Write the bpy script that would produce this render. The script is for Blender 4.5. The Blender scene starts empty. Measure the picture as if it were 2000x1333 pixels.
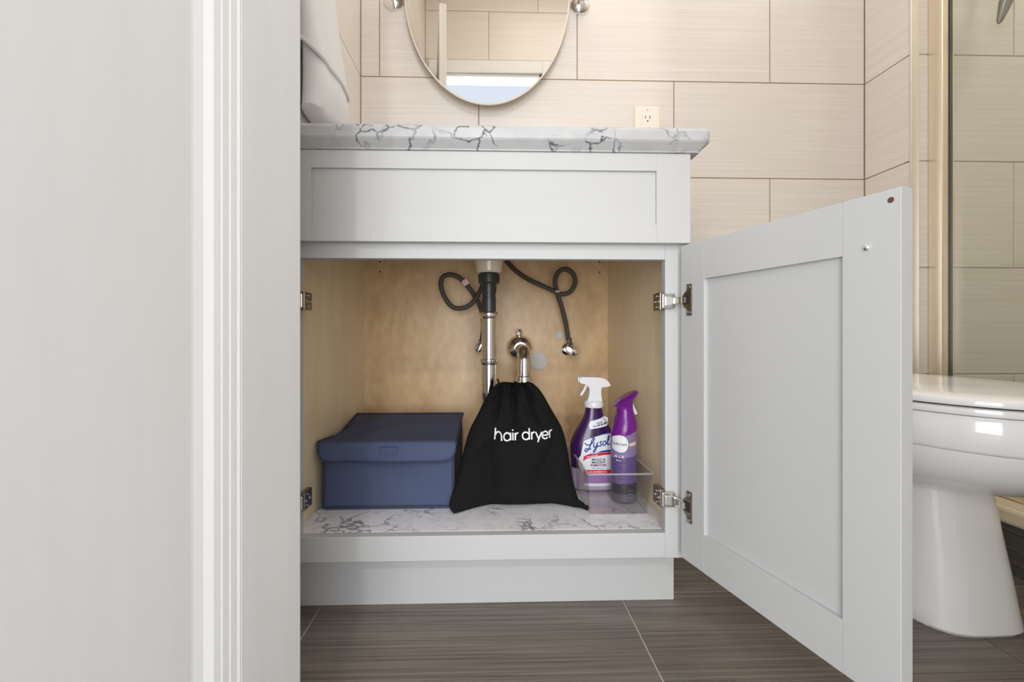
import bpy, bmesh, math, random
from mathutils import Vector, Matrix
random.seed(7)
S = bpy.context.scene
COL = S.collection
# ------------------------------------------------------------------ camera
F_PX, CXP, CYP, YAW = 850.0, 978.8, 648.0, 0.028
CAM = Vector((0.006, -0.82, 0.55))
cd = bpy.data.cameras.new('camera'); cam = bpy.data.objects.new('camera', cd); COL.objects.link(cam)
cd.sensor_width = 36.0; cd.lens = F_PX / 2000 * 36.0
cd.shift_x = (1000 - CXP) / 2000; cd.shift_y = (CYP - 666.5) / 2000
cd.clip_start = 0.01
cam.location = CAM; cam.rotation_euler = (math.pi / 2, 0, -YAW)
S.camera = cam
# ------------------------------------------------------------------ world, exposure
W = bpy.data.worlds.new('world'); S.world = W; W.use_nodes = True
bg = W.node_tree.nodes['Background']
bg.inputs[0].default_value = (0.77, 0.85, 1.0, 1); bg.inputs[1].default_value = 1.26
S.view_settings.view_transform = 'Standard'; S.view_settings.look = 'None'
S.view_settings.gamma = 1.0; S.view_settings.use_curve_mapping = False
S.view_settings.exposure = -0.30
# ------------------------------------------------------------------ lights: inferred lamps and added fills
def area(name, loc, target, size, power, col, sy=None):
    l = bpy.data.lights.new(name, 'AREA'); l.energy = power; l.color = col
    l.shape = 'RECTANGLE'; l.size = size; l.size_y = sy or size
    o = bpy.data.objects.new(name, l); COL.objects.link(o); o.location = loc
    o.rotation_euler = (Vector(target) - Vector(loc)).to_track_quat('-Z', 'Y').to_euler()
    return o
area('ceiling_fill_light', (0.62, -0.30, 2.70), (0.62, -0.24, 0), 1.0, 7, (1.0, 0.985, 0.96), 0.6)  # added overhead fill for the room, not a known fixture
area('shower_fill_light', (1.66, -0.20, 2.72), (1.66, -0.20, 0), 0.3, 11, (1.0, 0.98, 0.95))  # invented fill above the shower, added to brighten the toilet side
for vx in (-0.16, 0.16):
    vl = bpy.data.lights.new('vanity_lamp_light', 'POINT'); vl.energy = 3.2; vl.color = (1.0, 0.90, 0.78); vl.shadow_soft_size = 0.06
    vo = bpy.data.objects.new('vanity_lamp_light', vl); COL.objects.link(vo); vo.location = (vx, 0.33, 2.12)
area('hall_fill_light', (-0.60, -2.30, 0.76), (-0.60, 0.0, 0.76), 2.7, 106, (0.975, 0.99, 1.0), 1.45)  # added broad fill behind the doorway for vanity, cabinet interior and toilet; invented window
area('hall_lamp_light', (0.06, -2.55, 2.05), (0.0, 0.0, 0.55), 0.09, 16, (1.0, 0.985, 0.96))

def ray(px, py):
    t = (px - CXP) / F_PX; v = (CYP - py) / F_PX
    return Vector((t * math.cos(YAW) + math.sin(YAW), math.cos(YAW) - t * math.sin(YAW), v))
def at(px, py, y):                      # point of the place seen at a photo pixel, at depth y
    d = ray(px, py); return CAM + d * ((y - CAM.y) / d.y)

# ------------------------------------------------------------------ materials
def srgb(r, g, b):
    f = lambda c: (c / 12.92 if c <= .04045 else ((c + .055) / 1.055) ** 2.4)
    return (f(r / 255), f(g / 255), f(b / 255), 1)
MATS = {}
def new_mat(name):
    m = bpy.data.materials.new(name); m.use_nodes = True
    MATS[name] = m
    return m, m.node_tree.nodes, m.node_tree.links, m.node_tree.nodes['Principled BSDF']
def plain(name, col, rough=.5, metal=0, bump=0, bscale=200, spec=.5, coat=0, vary=0.0, vscale=8, sheen=0):
    m, n, l, p = new_mat(name)
    p.inputs['Base Color'].default_value = col; p.inputs['Roughness'].default_value = rough
    p.inputs['Metallic'].default_value = metal; p.inputs['Specular IOR Level'].default_value = spec
    p.inputs['Coat Weight'].default_value = coat
    if sheen: p.inputs['Sheen Weight'].default_value = sheen
    tc = n.new('ShaderNodeTexCoord')
    nz = n.new('ShaderNodeTexNoise'); nz.inputs['Scale'].default_value = vscale; nz.inputs['Detail'].default_value = 4
    l.new(tc.outputs['Object'], nz.inputs['Vector'])
    mx = n.new('ShaderNodeMix'); mx.data_type = 'RGBA'
    mx.inputs[6].default_value = tuple(c * (1 - vary) for c in col[:3]) + (1,)
    mx.inputs[7].default_value = tuple(min(1, c * (1 + vary)) for c in col[:3]) + (1,)
    l.new(nz.outputs[0], mx.inputs[0]); l.new(mx.outputs[2], p.inputs['Base Color'])
    if bump:
        b = n.new('ShaderNodeTexNoise'); b.inputs['Scale'].default_value = bscale; b.inputs['Detail'].default_value = 3
        l.new(tc.outputs['Object'], b.inputs['Vector'])
        bp = n.new('ShaderNodeBump'); bp.inputs['Strength'].default_value = bump; bp.inputs['Distance'].default_value = .002
        l.new(b.outputs[0], bp.inputs['Height']); l.new(bp.outputs[0], p.inputs['Normal'])
    return m
def streaky(name, c1, c2, scale, rough=.4, bump=.15, lo=.35, hi=.65, scale2=None, rnd=True, spec=.5):
    m, n, l, p = new_mat(name)
    p.inputs['Roughness'].default_value = rough; p.inputs['Specular IOR Level'].default_value = spec
    tc = n.new('ShaderNodeTexCoord'); mp = n.new('ShaderNodeMapping'); mp.inputs['Scale'].default_value = scale
    vec = tc.outputs['Object']
    if rnd:
        oi = n.new('ShaderNodeObjectInfo'); ad = n.new('ShaderNodeVectorMath'); ad.operation = 'ADD'
        ml = n.new('ShaderNodeMath'); ml.operation = 'MULTIPLY'; ml.inputs[1].default_value = 7.3
        l.new(oi.outputs['Random'], ml.inputs[0]); l.new(vec, ad.inputs[0]); l.new(ml.outputs[0], ad.inputs[1]); vec = ad.outputs[0]
    l.new(vec, mp.inputs['Vector'])
    nz = n.new('ShaderNodeTexNoise'); nz.inputs['Scale'].default_value = 1; nz.inputs['Detail'].default_value = 5
    nz.inputs['Roughness'].default_value = .6
    l.new(mp.outputs[0], nz.inputs['Vector'])
    rp = n.new('ShaderNodeValToRGB'); rp.color_ramp.elements[0].position = lo; rp.color_ramp.elements[1].position = hi
    rp.color_ramp.elements[0].color = c1; rp.color_ramp.elements[1].color = c2
    l.new(nz.outputs[0], rp.inputs[0])
    out = rp.outputs[0]
    if scale2:
        mp2 = n.new('ShaderNodeMapping'); mp2.inputs['Scale'].default_value = scale2; l.new(vec, mp2.inputs['Vector'])
        n2 = n.new('ShaderNodeTexNoise'); n2.inputs['Scale'].default_value = 1; n2.inputs['Detail'].default_value = 3
        n2.inputs['Distortion'].default_value = .8
        l.new(mp2.outputs[0], n2.inputs['Vector'])
        r2 = n.new('ShaderNodeValToRGB'); r2.color_ramp.elements[0].position = .3; r2.color_ramp.elements[1].position = .7
        r2.color_ramp.elements[0].color = (.84, .82, .79, 1); r2.color_ramp.elements[1].color = (1.05, 1.05, 1.05, 1)
        l.new(n2.outputs[0], r2.inputs[0])
        mu = n.new('ShaderNodeMix'); mu.data_type = 'RGBA'; mu.blend_type = 'MULTIPLY'; mu.inputs[0].default_value = 1
        l.new(out, mu.inputs[6]); l.new(r2.outputs[0], mu.inputs[7]); out = mu.outputs[2]
    l.new(out, p.inputs['Base Color'])
    if bump:
        bp = n.new('ShaderNodeBump'); bp.inputs['Strength'].default_value = bump; bp.inputs['Distance'].default_value = .0015
        l.new(nz.outputs[0], bp.inputs['Height']); l.new(bp.outputs[0], p.inputs['Normal'])
    return m
def marble(name, base, vein, vscale, width, soft, rough, rot=.6, seed=0, cloud=.5, keep=.5):
    m, n, l, p = new_mat(name)
    p.inputs['Roughness'].default_value = rough
    tc = n.new('ShaderNodeTexCoord'); mp = n.new('ShaderNodeMapping')
    mp.inputs['Rotation'].default_value = (0.3, rot, .5); mp.inputs['Location'].default_value = (seed, seed * .7, 0)
    l.new(tc.outputs['Object'], mp.inputs['Vector'])
    nz = n.new('ShaderNodeTexNoise'); nz.inputs['Scale'].default_value = vscale * 1.3; nz.inputs['Detail'].default_value = 6
    l.new(mp.outputs[0], nz.inputs['Vector'])
    sb = n.new('ShaderNodeVectorMath'); sb.operation = 'MULTIPLY_ADD'
    sb.inputs[1].default_value = (soft, soft, soft)
    l.new(nz.outputs[1], sb.inputs[0]); l.new(mp.outputs[0], sb.inputs[2])
    vo = n.new('ShaderNodeTexVoronoi'); vo.feature = 'DISTANCE_TO_EDGE'; vo.inputs['Scale'].default_value = vscale
    l.new(sb.outputs[0], vo.inputs['Vector'])
    rp = n.new('ShaderNodeValToRGB'); e = rp.color_ramp.elements
    e[0].position = 0; e[0].color = (1, 1, 1, 1); e[1].position = width; e[1].color = (0, 0, 0, 1)
    l.new(vo.outputs['Distance'], rp.inputs[0])
    n2 = n.new('ShaderNodeTexNoise'); n2.inputs['Scale'].default_value = vscale * .9; n2.inputs['Detail'].default_value = 3
    l.new(mp.outputs[0], n2.inputs['Vector'])
    r2 = n.new('ShaderNodeValToRGB'); r2.color_ramp.elements[0].position = keep; r2.color_ramp.elements[1].position = keep + .16
    l.new(n2.outputs[0], r2.inputs[0])
    mu = n.new('ShaderNodeMath'); mu.operation = 'MULTIPLY'; l.new(rp.outputs[0], mu.inputs[0]); l.new(r2.outputs[0], mu.inputs[1])
    n3 = n.new('ShaderNodeTexNoise'); n3.inputs['Scale'].default_value = vscale * 2.2; n3.inputs['Detail'].default_value = 5
    l.new(sb.outputs[0], n3.inputs['Vector'])
    r3 = n.new('ShaderNodeValToRGB'); r3.color_ramp.elements[0].position = .45; r3.color_ramp.elements[1].position = .75
    r3.color_ramp.elements[0].color = (0, 0, 0, 1); r3.color_ramp.elements[1].color = (cloud, cloud, cloud, 1)
    l.new(n3.outputs[0], r3.inputs[0])
    mx = n.new('ShaderNodeMath'); mx.operation = 'MAXIMUM'; l.new(mu.outputs[0], mx.inputs[0]); l.new(r3.outputs[0], mx.inputs[1])
    mc = n.new('ShaderNodeMix'); mc.data_type = 'RGBA'; mc.inputs[6].default_value = base; mc.inputs[7].default_value = vein
    l.new(mx.outputs[0], mc.inputs[0]); l.new(mc.outputs[2], p.inputs['Base Color'])
    return m
def birch(name, c1, c2, rot):
    m, n, l, p = new_mat(name)
    p.inputs['Roughness'].default_value = .38
    tc = n.new('ShaderNodeTexCoord'); mp = n.new('ShaderNodeMapping'); mp.inputs['Scale'].default_value = rot
    l.new(tc.outputs['Object'], mp.inputs['Vector'])
    nz = n.new('ShaderNodeTexNoise'); nz.inputs['Scale'].default_value = 3.0; nz.inputs['Detail'].default_value = 6
    nz.inputs['Distortion'].default_value = 1.6; nz.inputs['Roughness'].default_value = .55
    l.new(mp.outputs[0], nz.inputs['Vector'])
    rp = n.new('ShaderNodeValToRGB'); e = rp.color_ramp.elements
    e[0].position = .28; e[0].color = c1; e[1].position = .72; e[1].color = c2
    l.new(nz.outputs[0], rp.inputs[0])
    n2 = n.new('ShaderNodeTexNoise'); n2.inputs['Scale'].default_value = 30; n2.inputs['Detail'].default_value = 3
    l.new(mp.outputs[0], n2.inputs['Vector'])
    mu = n.new('ShaderNodeMix'); mu.data_type = 'RGBA'; mu.blend_type = 'OVERLAY'; mu.inputs[0].default_value = .25
    l.new(rp.outputs[0], mu.inputs[6]); l.new(n2.outputs[0], mu.inputs[7])
    l.new(mu.outputs[2], p.inputs['Base Color'])
    return m
def clear(name, tint, f0=.06, rough=.02, haze=0.0, hcol=(.8, .8, .8, 1)):
    m = bpy.data.materials.new(name); m.use_nodes = True; MATS[name] = m
    n, l = m.node_tree.nodes, m.node_tree.links; n.clear()
    o = n.new('ShaderNodeOutputMaterial'); tr = n.new('ShaderNodeBsdfTransparent'); tr.inputs[0].default_value = tint
    gl = n.new('ShaderNodeBsdfGlossy'); gl.inputs['Roughness'].default_value = rough
    lw = n.new('ShaderNodeLayerWeight'); lw.inputs['Blend'].default_value = .5
    pw = n.new('ShaderNodeMath'); pw.operation = 'POWER'; pw.inputs[1].default_value = 5; l.new(lw.outputs['Facing'], pw.inputs[0])
    fr = n.new('ShaderNodeMath'); fr.operation = 'MULTIPLY_ADD'; fr.inputs[1].default_value = .9; fr.inputs[2].default_value = .035; l.new(pw.outputs[0], fr.inputs[0])
    mx = n.new('ShaderNodeMixShader'); l.new(fr.outputs[0], mx.inputs[0]); l.new(tr.outputs[0], mx.inputs[1]); l.new(gl.outputs[0], mx.inputs[2])
    out = mx.outputs[0]
    if haze:
        df = n.new('ShaderNodeBsdfDiffuse'); df.inputs[0].default_value = hcol
        m2 = n.new('ShaderNodeMixShader'); m2.inputs[0].default_value = haze
        l.new(out, m2.inputs[1]); l.new(df.outputs[0], m2.inputs[2]); out = m2.outputs[0]
    l.new(out, o.inputs[0])
    return m

plain('white_paint', (.545, .545, .54, 1), .55, bump=.05, bscale=90, spec=.25)
streaky('door_paint', (.645, .645, .635, 1), (.675, .675, .665, 1), (26, 26, 2.2), .5, .10, .35, .65, rnd=False, spec=.3)
plain('trim_paint', (.80, .795, .78, 1), .45)
plain('ceiling_paint', (.85, .84, .82, 1), .8)
streaky('wall_tile', srgb(220, 211, 202), srgb(230, 223, 215), (2.2, 2.2, 240), .32, .06, .33, .67)
plain('grout_tan', srgb(176, 148, 122), .9, bump=.2)
plain('grout_light', srgb(196, 186, 172), .9, bump=.2)
streaky('floor_tile', srgb(92, 84, 77), srgb(142, 132, 123), (3.0, 230, 3), .42, .25, .30, .70, scale2=(2, 3, 2))
streaky('curb_tile', srgb(62, 58, 54), srgb(104, 97, 90), (3, 3, 200), .45, .25, .3, .7)
marble('counter_marble', srgb(186, 186, 186), srgb(52, 56, 68), 15.0, .040, .085, .42, seed=3.1, cloud=.13, keep=.42)
marble('deck_marble', srgb(250, 249, 252), srgb(120, 118, 126), 13.0, .08, .22, .35, seed=1.7, cloud=.20, keep=.47)
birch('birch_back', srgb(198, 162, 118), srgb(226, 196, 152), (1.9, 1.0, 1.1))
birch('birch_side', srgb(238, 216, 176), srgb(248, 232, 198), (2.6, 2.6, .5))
plain('chrome', (.88, .87, .86, 1), .12, 1)
plain('nickel', (.62, .59, .55, 1), .22, 1)
plain('bronze_nickel', (.30, .26, .22, 1), .3, 1)
plain('steel_trim', (.84, .82, .77, 1), .4, 1)
plain('gold_trim', (.93, .83, .67, 1), .34, 1)
plain('dark_plastic', srgb(52, 54, 56), .35)
plain('rubber_hose', srgb(70, 67, 62), .5, bump=.5, bscale=700)
plain('porcelain', (.90, .895, .885, 1), .10, coat=.3)
plain('sink_porcelain', srgb(226, 214, 192), .2)
plain('white_plastic', (.80, .80, .80, 1), .30)
plain('outlet_plastic', srgb(240, 230, 216), .35)
plain('dark_slot', srgb(40, 32, 28), .6)
plain('blue_fabric', srgb(70, 80, 110), .75, bump=.35, bscale=900, vary=.14, vscale=9)
plain('blue_binding', srgb(52, 60, 86), .75, bump=.3, bscale=900)
plain('black_cloth', srgb(27, 27, 28), .95, bump=.4, bscale=1400, spec=.15, vary=.2)
plain('white_print', (.85, .85, .84, 1), .6)
plain('purple_liquid', srgb(54, 22, 78), .22, vary=.3, vscale=18, coat=.2)
plain('purple_bottle_clear', srgb(172, 158, 180), .2, vary=.2, vscale=40)
plain('label_white', srgb(232, 232, 238), .4)
plain('label_lilac', srgb(150, 110, 170), .4, vary=.3, vscale=60)
plain('label_red', srgb(214, 38, 52), .4)
plain('label_blue', srgb(28, 64, 140), .4)
plain('print_navy', srgb(30, 44, 84), .5)
plain('purple_cap', srgb(112, 24, 132), .28, coat=.2)
plain('can_lilac', srgb(94, 76, 126), .35, vary=.22, vscale=22)
plain('can_light', srgb(134, 118, 158), .35, vary=.12, vscale=22)
plain('can_dark', srgb(32, 25, 38), .35, vary=.2, vscale=26)
plain('can_base', srgb(78, 70, 82), .4)
plain('cream_print', srgb(214, 200, 172), .5)
plain('green_print', srgb(60, 120, 96), .5)
plain('terry', (.80, .80, .80, 1), .95, bump=.9, bscale=500, spec=.1, sheen=.3)
plain('pink_tag', srgb(226, 190, 186), .6)
plain('hole_grey', srgb(205, 203, 198), .6)
plain('hole_brown', srgb(96, 62, 40), .7)
plain('cream_slab', srgb(232, 216, 188), .3)
plain('mirror_silver', (.93, .92, .89, 1), .004, 1)
plain('dark_chrome', (.22, .21, .19, 1), .3, 1)
clear('acrylic', (.975, .97, .975, 1), haze=.012, hcol=(.9, .88, .9, 1))
clear('acrylic_edge', (.97, .97, .97, 1), haze=.22, hcol=(.92, .9, .92, 1))
clear('shower_glass', (.965, .98, .945, 1), haze=.025, hcol=(.76, .77, .70, 1))

# ------------------------------------------------------------------ object helpers
def tag(o, label=None, cat=None, group=None, kind=None):
    if label: o['label'] = label
    if cat: o['category'] = cat
    if group: o['group'] = group
    if kind: o['kind'] = kind
    return o
def thing(name, loc, label, cat, group=None, kind=None):
    o = bpy.data.objects.new(name, None); COL.objects.link(o); o.location = loc; o.empty_display_size = .05
    return tag(o, label, cat, group, kind)
def root_of(o):
    while o.parent: o = o.parent
    return o
class MB:                               # collects shapes given in world coordinates into one mesh
    def __init__(s): s.v = []; s.f = []; s.smooth = []
    def add(s, vs, fs, smooth=False):
        b = len(s.v); s.v += [tuple(v) for v in vs]
        for f in fs: s.f.append(tuple(b + i for i in f)); s.smooth.append(smooth)
        return s
    def box(s, x0, x1, y0, y1, z0, z1, T=None):
        vs = [Vector((x, y, z)) for z in (z0, z1) for y in (y0, y1) for x in (x0, x1)]
        if T: vs = [T(*v) for v in vs]
        return s.add(vs, [(0, 2, 3, 1), (4, 5, 7, 6), (0, 1, 5, 4), (2, 6, 7, 3), (0, 4, 6, 2), (1, 3, 7, 5)])
    def rings(s, rings, cap0=True, cap1=True, smooth=True, closed=True):
        n = len(rings[0]); vs = [v for r in rings for v in r]; fs = []
        m = n if closed else n - 1
        for i in range(len(rings) - 1):
            for j in range(m):
                k = (j + 1) % n
                fs.append((i * n + j, i * n + k, (i + 1) * n + k, (i + 1) * n + j))
        s.add(vs, fs, smooth); b = len(s.v) - len(vs)
        if cap0: s.f.append(tuple(b + j for j in range(n - 1, -1, -1))); s.smooth.append(False)
        if cap1: s.f.append(tuple(b + (len(rings) - 1) * n + j for j in range(n))); s.smooth.append(False)
        return s
    def lathe(s, prof, c, axis='z', n=32, cap=True, T=None):
        R = []
        for r, h in prof:
            ring = []
            for j in range(n):
                a = 2 * math.pi * j / n; u, w = r * math.cos(a), r * math.sin(a)
                if axis == 'z': p = Vector((c[0] + u, c[1] + w, c[2] + h))
                elif axis == 'y': p = Vector((c[0] + u, c[1] + h, c[2] + w))
                else: p = Vector((c[0] + h, c[1] + u, c[2] + w))
                ring.append(T(p) if T else p)
            R.append(ring)
        return s.rings(R, cap, cap)
    def tube(s, pts, r, n=14, cap=True):
        pts = [Vector(p) for p in pts]; rs = r if isinstance(r, (list, tuple)) else [r] * len(pts)
        R = []; ref = None
        for i, p in enumerate(pts):
            d = (pts[min(i + 1, len(pts) - 1)] - pts[max(i - 1, 0)]).normalized()
            if ref is None:
                ref = Vector((0, 1, 0)) if abs(d.y) < .9 else Vector((1, 0, 0))
            u = (ref - d * ref.dot(d)).normalized(); w = d.cross(u); ref = u
            R.append([p + rs[i] * (math.cos(2 * math.pi * j / n) * u + math.sin(2 * math.pi * j / n) * w) for j in range(n)])
        return s.rings(R, cap, cap)
    def prism(s, pts, y0, y1, T=None):      # outline in x,z extruded in y
        n = len(pts)
        vs = [Vector((x, y0, z)) for x, z in pts] + [Vector((x, y1, z)) for x, z in pts]
        if T: vs = [T(*v) for v in vs]
        return s.add(vs, [tuple(range(n)), tuple(range(2 * n - 1, n - 1, -1))] + [(i, n + i, n + (i + 1) % n, (i + 1) % n) for i in range(n)])
    def build(s, name, mat, parent=None, loc=None, bevel=0, seg=2, sub=0, solid=0, ang=40):
        me = bpy.data.meshes.new(name)
        off = Vector((0, 0, 0))
        if parent is not None: off = Vector(root_of(parent).location)
        elif loc is not None: off = Vector(loc)
        me.from_pydata([tuple(Vector(v) - off) for v in s.v], [], s.f)
        for p, sm in zip(me.polygons, s.smooth): p.use_smooth = sm
        bm = bmesh.new(); bm.from_mesh(me); bmesh.ops.recalc_face_normals(bm, faces=bm.faces)
        for e in bm.edges:
            if len(e.link_faces) == 2 and e.calc_face_angle(0) > math.radians(38): e.smooth = False
        bm.to_mesh(me); bm.free()
        me.materials.append(MATS[mat]); me.update()
        o = bpy.data.objects.new(name, me); COL.objects.link(o)
        if parent is not None: o.parent = parent
        elif loc is not None: o.location = loc
        if solid:
            md = o.modifiers.new('solid', 'SOLIDIFY'); md.thickness = solid; md.offset = -1
        if bevel:
            md = o.modifiers.new('bevel', 'BEVEL'); md.width = bevel; md.segments = seg; md.limit_method = 'ANGLE'; md.angle_limit = math.radians(ang)
            md.harden_normals = False
        if sub:
            md = o.modifiers.new('sub', 'SUBSURF'); md.levels = sub; md.render_levels = sub
        return o
def part(name, mat, parent, *box, bevel=.001, T=None):
    return MB().box(*box, T=T).build(name, mat, parent, bevel=bevel)
def spline(pts, n=8, closed=False):
    P = [Vector(p) for p in pts]; out = []; L = len(P)
    for i in range(L if closed else L - 1):
        if closed: a, b, c, d = P[i - 1], P[i], P[(i + 1) % L], P[(i + 2) % L]
        else: a, b, c, d = P[max(i - 1, 0)], P[i], P[i + 1], P[min(i + 2, L - 1)]
        for k in range(n):
            t = k / n
            out.append(.5 * ((2 * b) + (c - a) * t + (2 * a - 5 * b + 4 * c - d) * t * t + (3 * b - a - 3 * c + d) * t ** 3))
    if not closed: out.append(P[-1])
    return out
def lerp_tab(tab, x):
    if x <= tab[0][0]: return tab[0][1]
    for (a, fa), (b, fb) in zip(tab, tab[1:]):
        if x <= b:
            t = (x - a) / (b - a); return fa + (fb - fa) * t
    return tab[-1][1]
def smooth_tab(tab, x):
    pts = spline([(a, b, 0) for a, b in tab], 10)
    return lerp_tab([(p.x, p.y) for p in pts], x)
# lettering: outlines of the built-in face as flat triangles, or strokes drawn as ribbons
def text_tris(body, size, align='CENTER', bold=0.0, shear=0.0, spacing=1.0, sx=1.0):
    cu = bpy.data.curves.new('t', 'FONT'); cu.body = body; cu.size = size; cu.align_x = align
    cu.offset = bold; cu.shear = shear; cu.resolution_u = 3; cu.space_character = spacing
    o = bpy.data.objects.new('t', cu); COL.objects.link(o)
    dg = bpy.context.evaluated_depsgraph_get(); me = o.evaluated_get(dg).to_mesh()
    vs = [(v.co.x * sx, v.co.y) for v in me.vertices]; fs = [tuple(p.vertices) for p in me.polygons]
    o.evaluated_get(dg).to_mesh_clear(); bpy.data.objects.remove(o); bpy.data.curves.remove(cu)
    return vs, fs
def ribbon(pts, w):
    P = [Vector((p[0], p[1])) for p in pts]; vs = []; fs = []
    ws = w if isinstance(w, (list, tuple)) else [w] * len(P)
    for i, p in enumerate(P):
        d = P[min(i + 1, len(P) - 1)] - P[max(i - 1, 0)]
        d = d.normalized() if d.length else Vector((1, 0)); nrm = Vector((-d.y, d.x)) * ws[i] / 2
        vs += [tuple(p + nrm), tuple(p - nrm)]
        if i: b = 2 * i; fs.append((b - 2, b - 1, b + 1, b))
    return vs, fs
def arc(cx, cy, rx, ry, a0, a1, n=16):
    return [(cx + rx * math.cos(math.radians(a0 + (a1 - a0) * i / n)), cy + ry * math.sin(math.radians(a0 + (a1 - a0) * i / n))) for i in range(n + 1)]
def wrap(mb, vf, fn):
    vs, fs = vf; mb.add([fn(u, w) for u, w in vs], fs); return mb

# ================================================================== the room
WALL_Y, LEFT_X, STEP_X, SHOWER_Y, OPP_Y, RIGHT_X, CEIL = .52, -.386, 1.19, .37, -.93, 2.05, 2.75
ROWZ, PITCH, CP = [.13 + .3 * k for k in range(-1, 10)], .3, .6075
def struct(o): o['kind'] = 'structure'; return o
wall_back = struct(MB().box(LEFT_X - .1, STEP_X + .02, WALL_Y + .0025, WALL_Y + .1, 0, CEIL).build('wall_back', 'grout_tan'))
wall_left = struct(MB().box(LEFT_X - .1, LEFT_X - .0025, OPP_Y - .1, WALL_Y + .0025, 0, CEIL).build('wall_left', 'grout_tan'))
wall_step = struct(MB().box(STEP_X + .0025, STEP_X + .02, SHOWER_Y + .02, WALL_Y + .0025, 0, CEIL).build('wall_step', 'grout_tan'))
wall_shower = struct(MB().box(STEP_X + .02, RIGHT_X + .1, SHOWER_Y + .0025, WALL_Y + .1, 0, CEIL).build('wall_shower', 'grout_light'))
wall_right = struct(MB().box(RIGHT_X, RIGHT_X + .1, OPP_Y - .1, SHOWER_Y + .0025, 0, CEIL).build('wall_right', 'wall_tile'))
DX0, DX1, DH = -.300, .335, 2.145
wo = MB(); wo.box(LEFT_X - .1, DX0, OPP_Y - .1, OPP_Y - .0025, 0, CEIL); wo.box(DX1, RIGHT_X + .1, OPP_Y - .1, OPP_Y - .0025, 0, CEIL)
wo.box(DX0, DX1, OPP_Y - .1, OPP_Y - .0025, DH, CEIL)
wall_front = struct(wo.build('wall_front', 'grout_tan'))
ceiling = struct(MB().box(LEFT_X - .1, RIGHT_X + .1, OPP_Y - .1, WALL_Y + .1, CEIL, CEIL + .1).build('ceiling', 'ceiling_paint'))
floor = struct(MB().box(LEFT_X - .1, RIGHT_X + .1, OPP_Y - 1.6, WALL_Y + .1, -.1, -.002).build('floor', 'grout_light'))
TM = {}
G = .0016
def tile_mesh(w, d, h, mat):
    k = (round(w, 3), round(d, 3), round(h, 3), mat)
    if k not in TM:
        bm = bmesh.new(); bmesh.ops.create_cube(bm, size=1)
        bmesh.ops.scale(bm, vec=(w, d, h), verts=bm.verts)
        bmesh.ops.bevel(bm, geom=bm.edges[:], offset=.0008, segments=1, affect='EDGES')
        me = bpy.data.meshes.new('tile'); bm.to_mesh(me); bm.free(); me.materials.append(MATS[mat]); TM[k] = me
    return TM[k]
def tile(parent, x0, x1, y0, y1, z0, z1, mat):
    o = bpy.data.objects.new('tile', tile_mesh(x1 - x0, y1 - y0, z1 - z0, mat)); COL.objects.link(o)
    o.parent = parent; o.location = ((x0 + x1) / 2, (y0 + y1) / 2, (z0 + z1) / 2)
def spans(lo, hi, ref, pitch):
    a = ref - pitch * math.ceil((ref - lo) / pitch); out = []
    while a < hi - 1e-6:
        p, q = max(a, lo), min(a + pitch, hi)
        if q - p > .012: out.append((p + G, q - G))
        a += pitch
    return out
def tile_wall(parent, axis, lo, hi, face, refA, refB, sign, hole=None, mat='wall_tile'):
    for k, z in enumerate(ROWZ):
        z0, z1 = max(z, 0) + G, min(z + PITCH, CEIL) - G
        if z1 - z0 < .012: continue
        odd = (round((z - .13) / .3) % 2 == 0)          # rows .13, .73, 1.33 ...
        for a, b in spans(lo, hi, refA if odd else refB, CP):
            pieces = [(a, b, z0, z1)]
            if hole:
                h0, h1, hz = hole
                if z1 > 0 and z0 < hz and a < h1 and b > h0:
                    pieces = []
                    if z1 > hz: pieces.append((a, b, hz, z1))
                    zz = min(z1, hz)
                    if a < h0 - .012: pieces.append((a, h0 - G, z0, zz))
                    if b > h1 + .012: pieces.append((h1 + G, b, z0, zz))
            for p, q, u, v in pieces:
                if v - u < .01: continue
                f0, f1 = sorted((face, face + sign * .008))
                if axis == 'x': tile(parent, p, q, f0, f1, u, v, mat)
                else: tile(parent, f0, f1, p, q, u, v, mat)
tile_wall(wall_back, 'x', LEFT_X, STEP_X, WALL_Y, .279, -.0255, 1)
tile_wall(wall_left, 'y', OPP_Y, WALL_Y, LEFT_X, WALL_Y - .607, WALL_Y - .607, -1)
tile_wall(wall_step, 'y', SHOWER_Y + .0035, WALL_Y, STEP_X, WALL_Y - .606, WALL_Y - .606, 1)
tile_wall(wall_shower, 'x', STEP_X + .022, RIGHT_X, SHOWER_Y, 1.491, 1.187, 1)
tile_wall(wall_front, 'x', LEFT_X, RIGHT_X, OPP_Y, .31, .005, -1, hole=(DX0, DX1, DH))
for iy in range(-4, 3):
    y0 = .088 + .305 * (iy - 1)
    for p, q in spans(LEFT_X, RIGHT_X, .28 if iy % 2 else .28, .611):
        a, b = max(y0, OPP_Y - .1) + .002, min(y0 + .305, WALL_Y) - .002
        if b - a > .01: tile(floor, p, q, a, b, -.010, 0, 'floor_tile')
# metal edge strip on the outer corner of the wall step
struct(MB().box(STEP_X - .001, STEP_X + .022, SHOWER_Y - .003, SHOWER_Y + .003, 0, CEIL).build('trim_1', 'steel_trim', bevel=.001))
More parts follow.
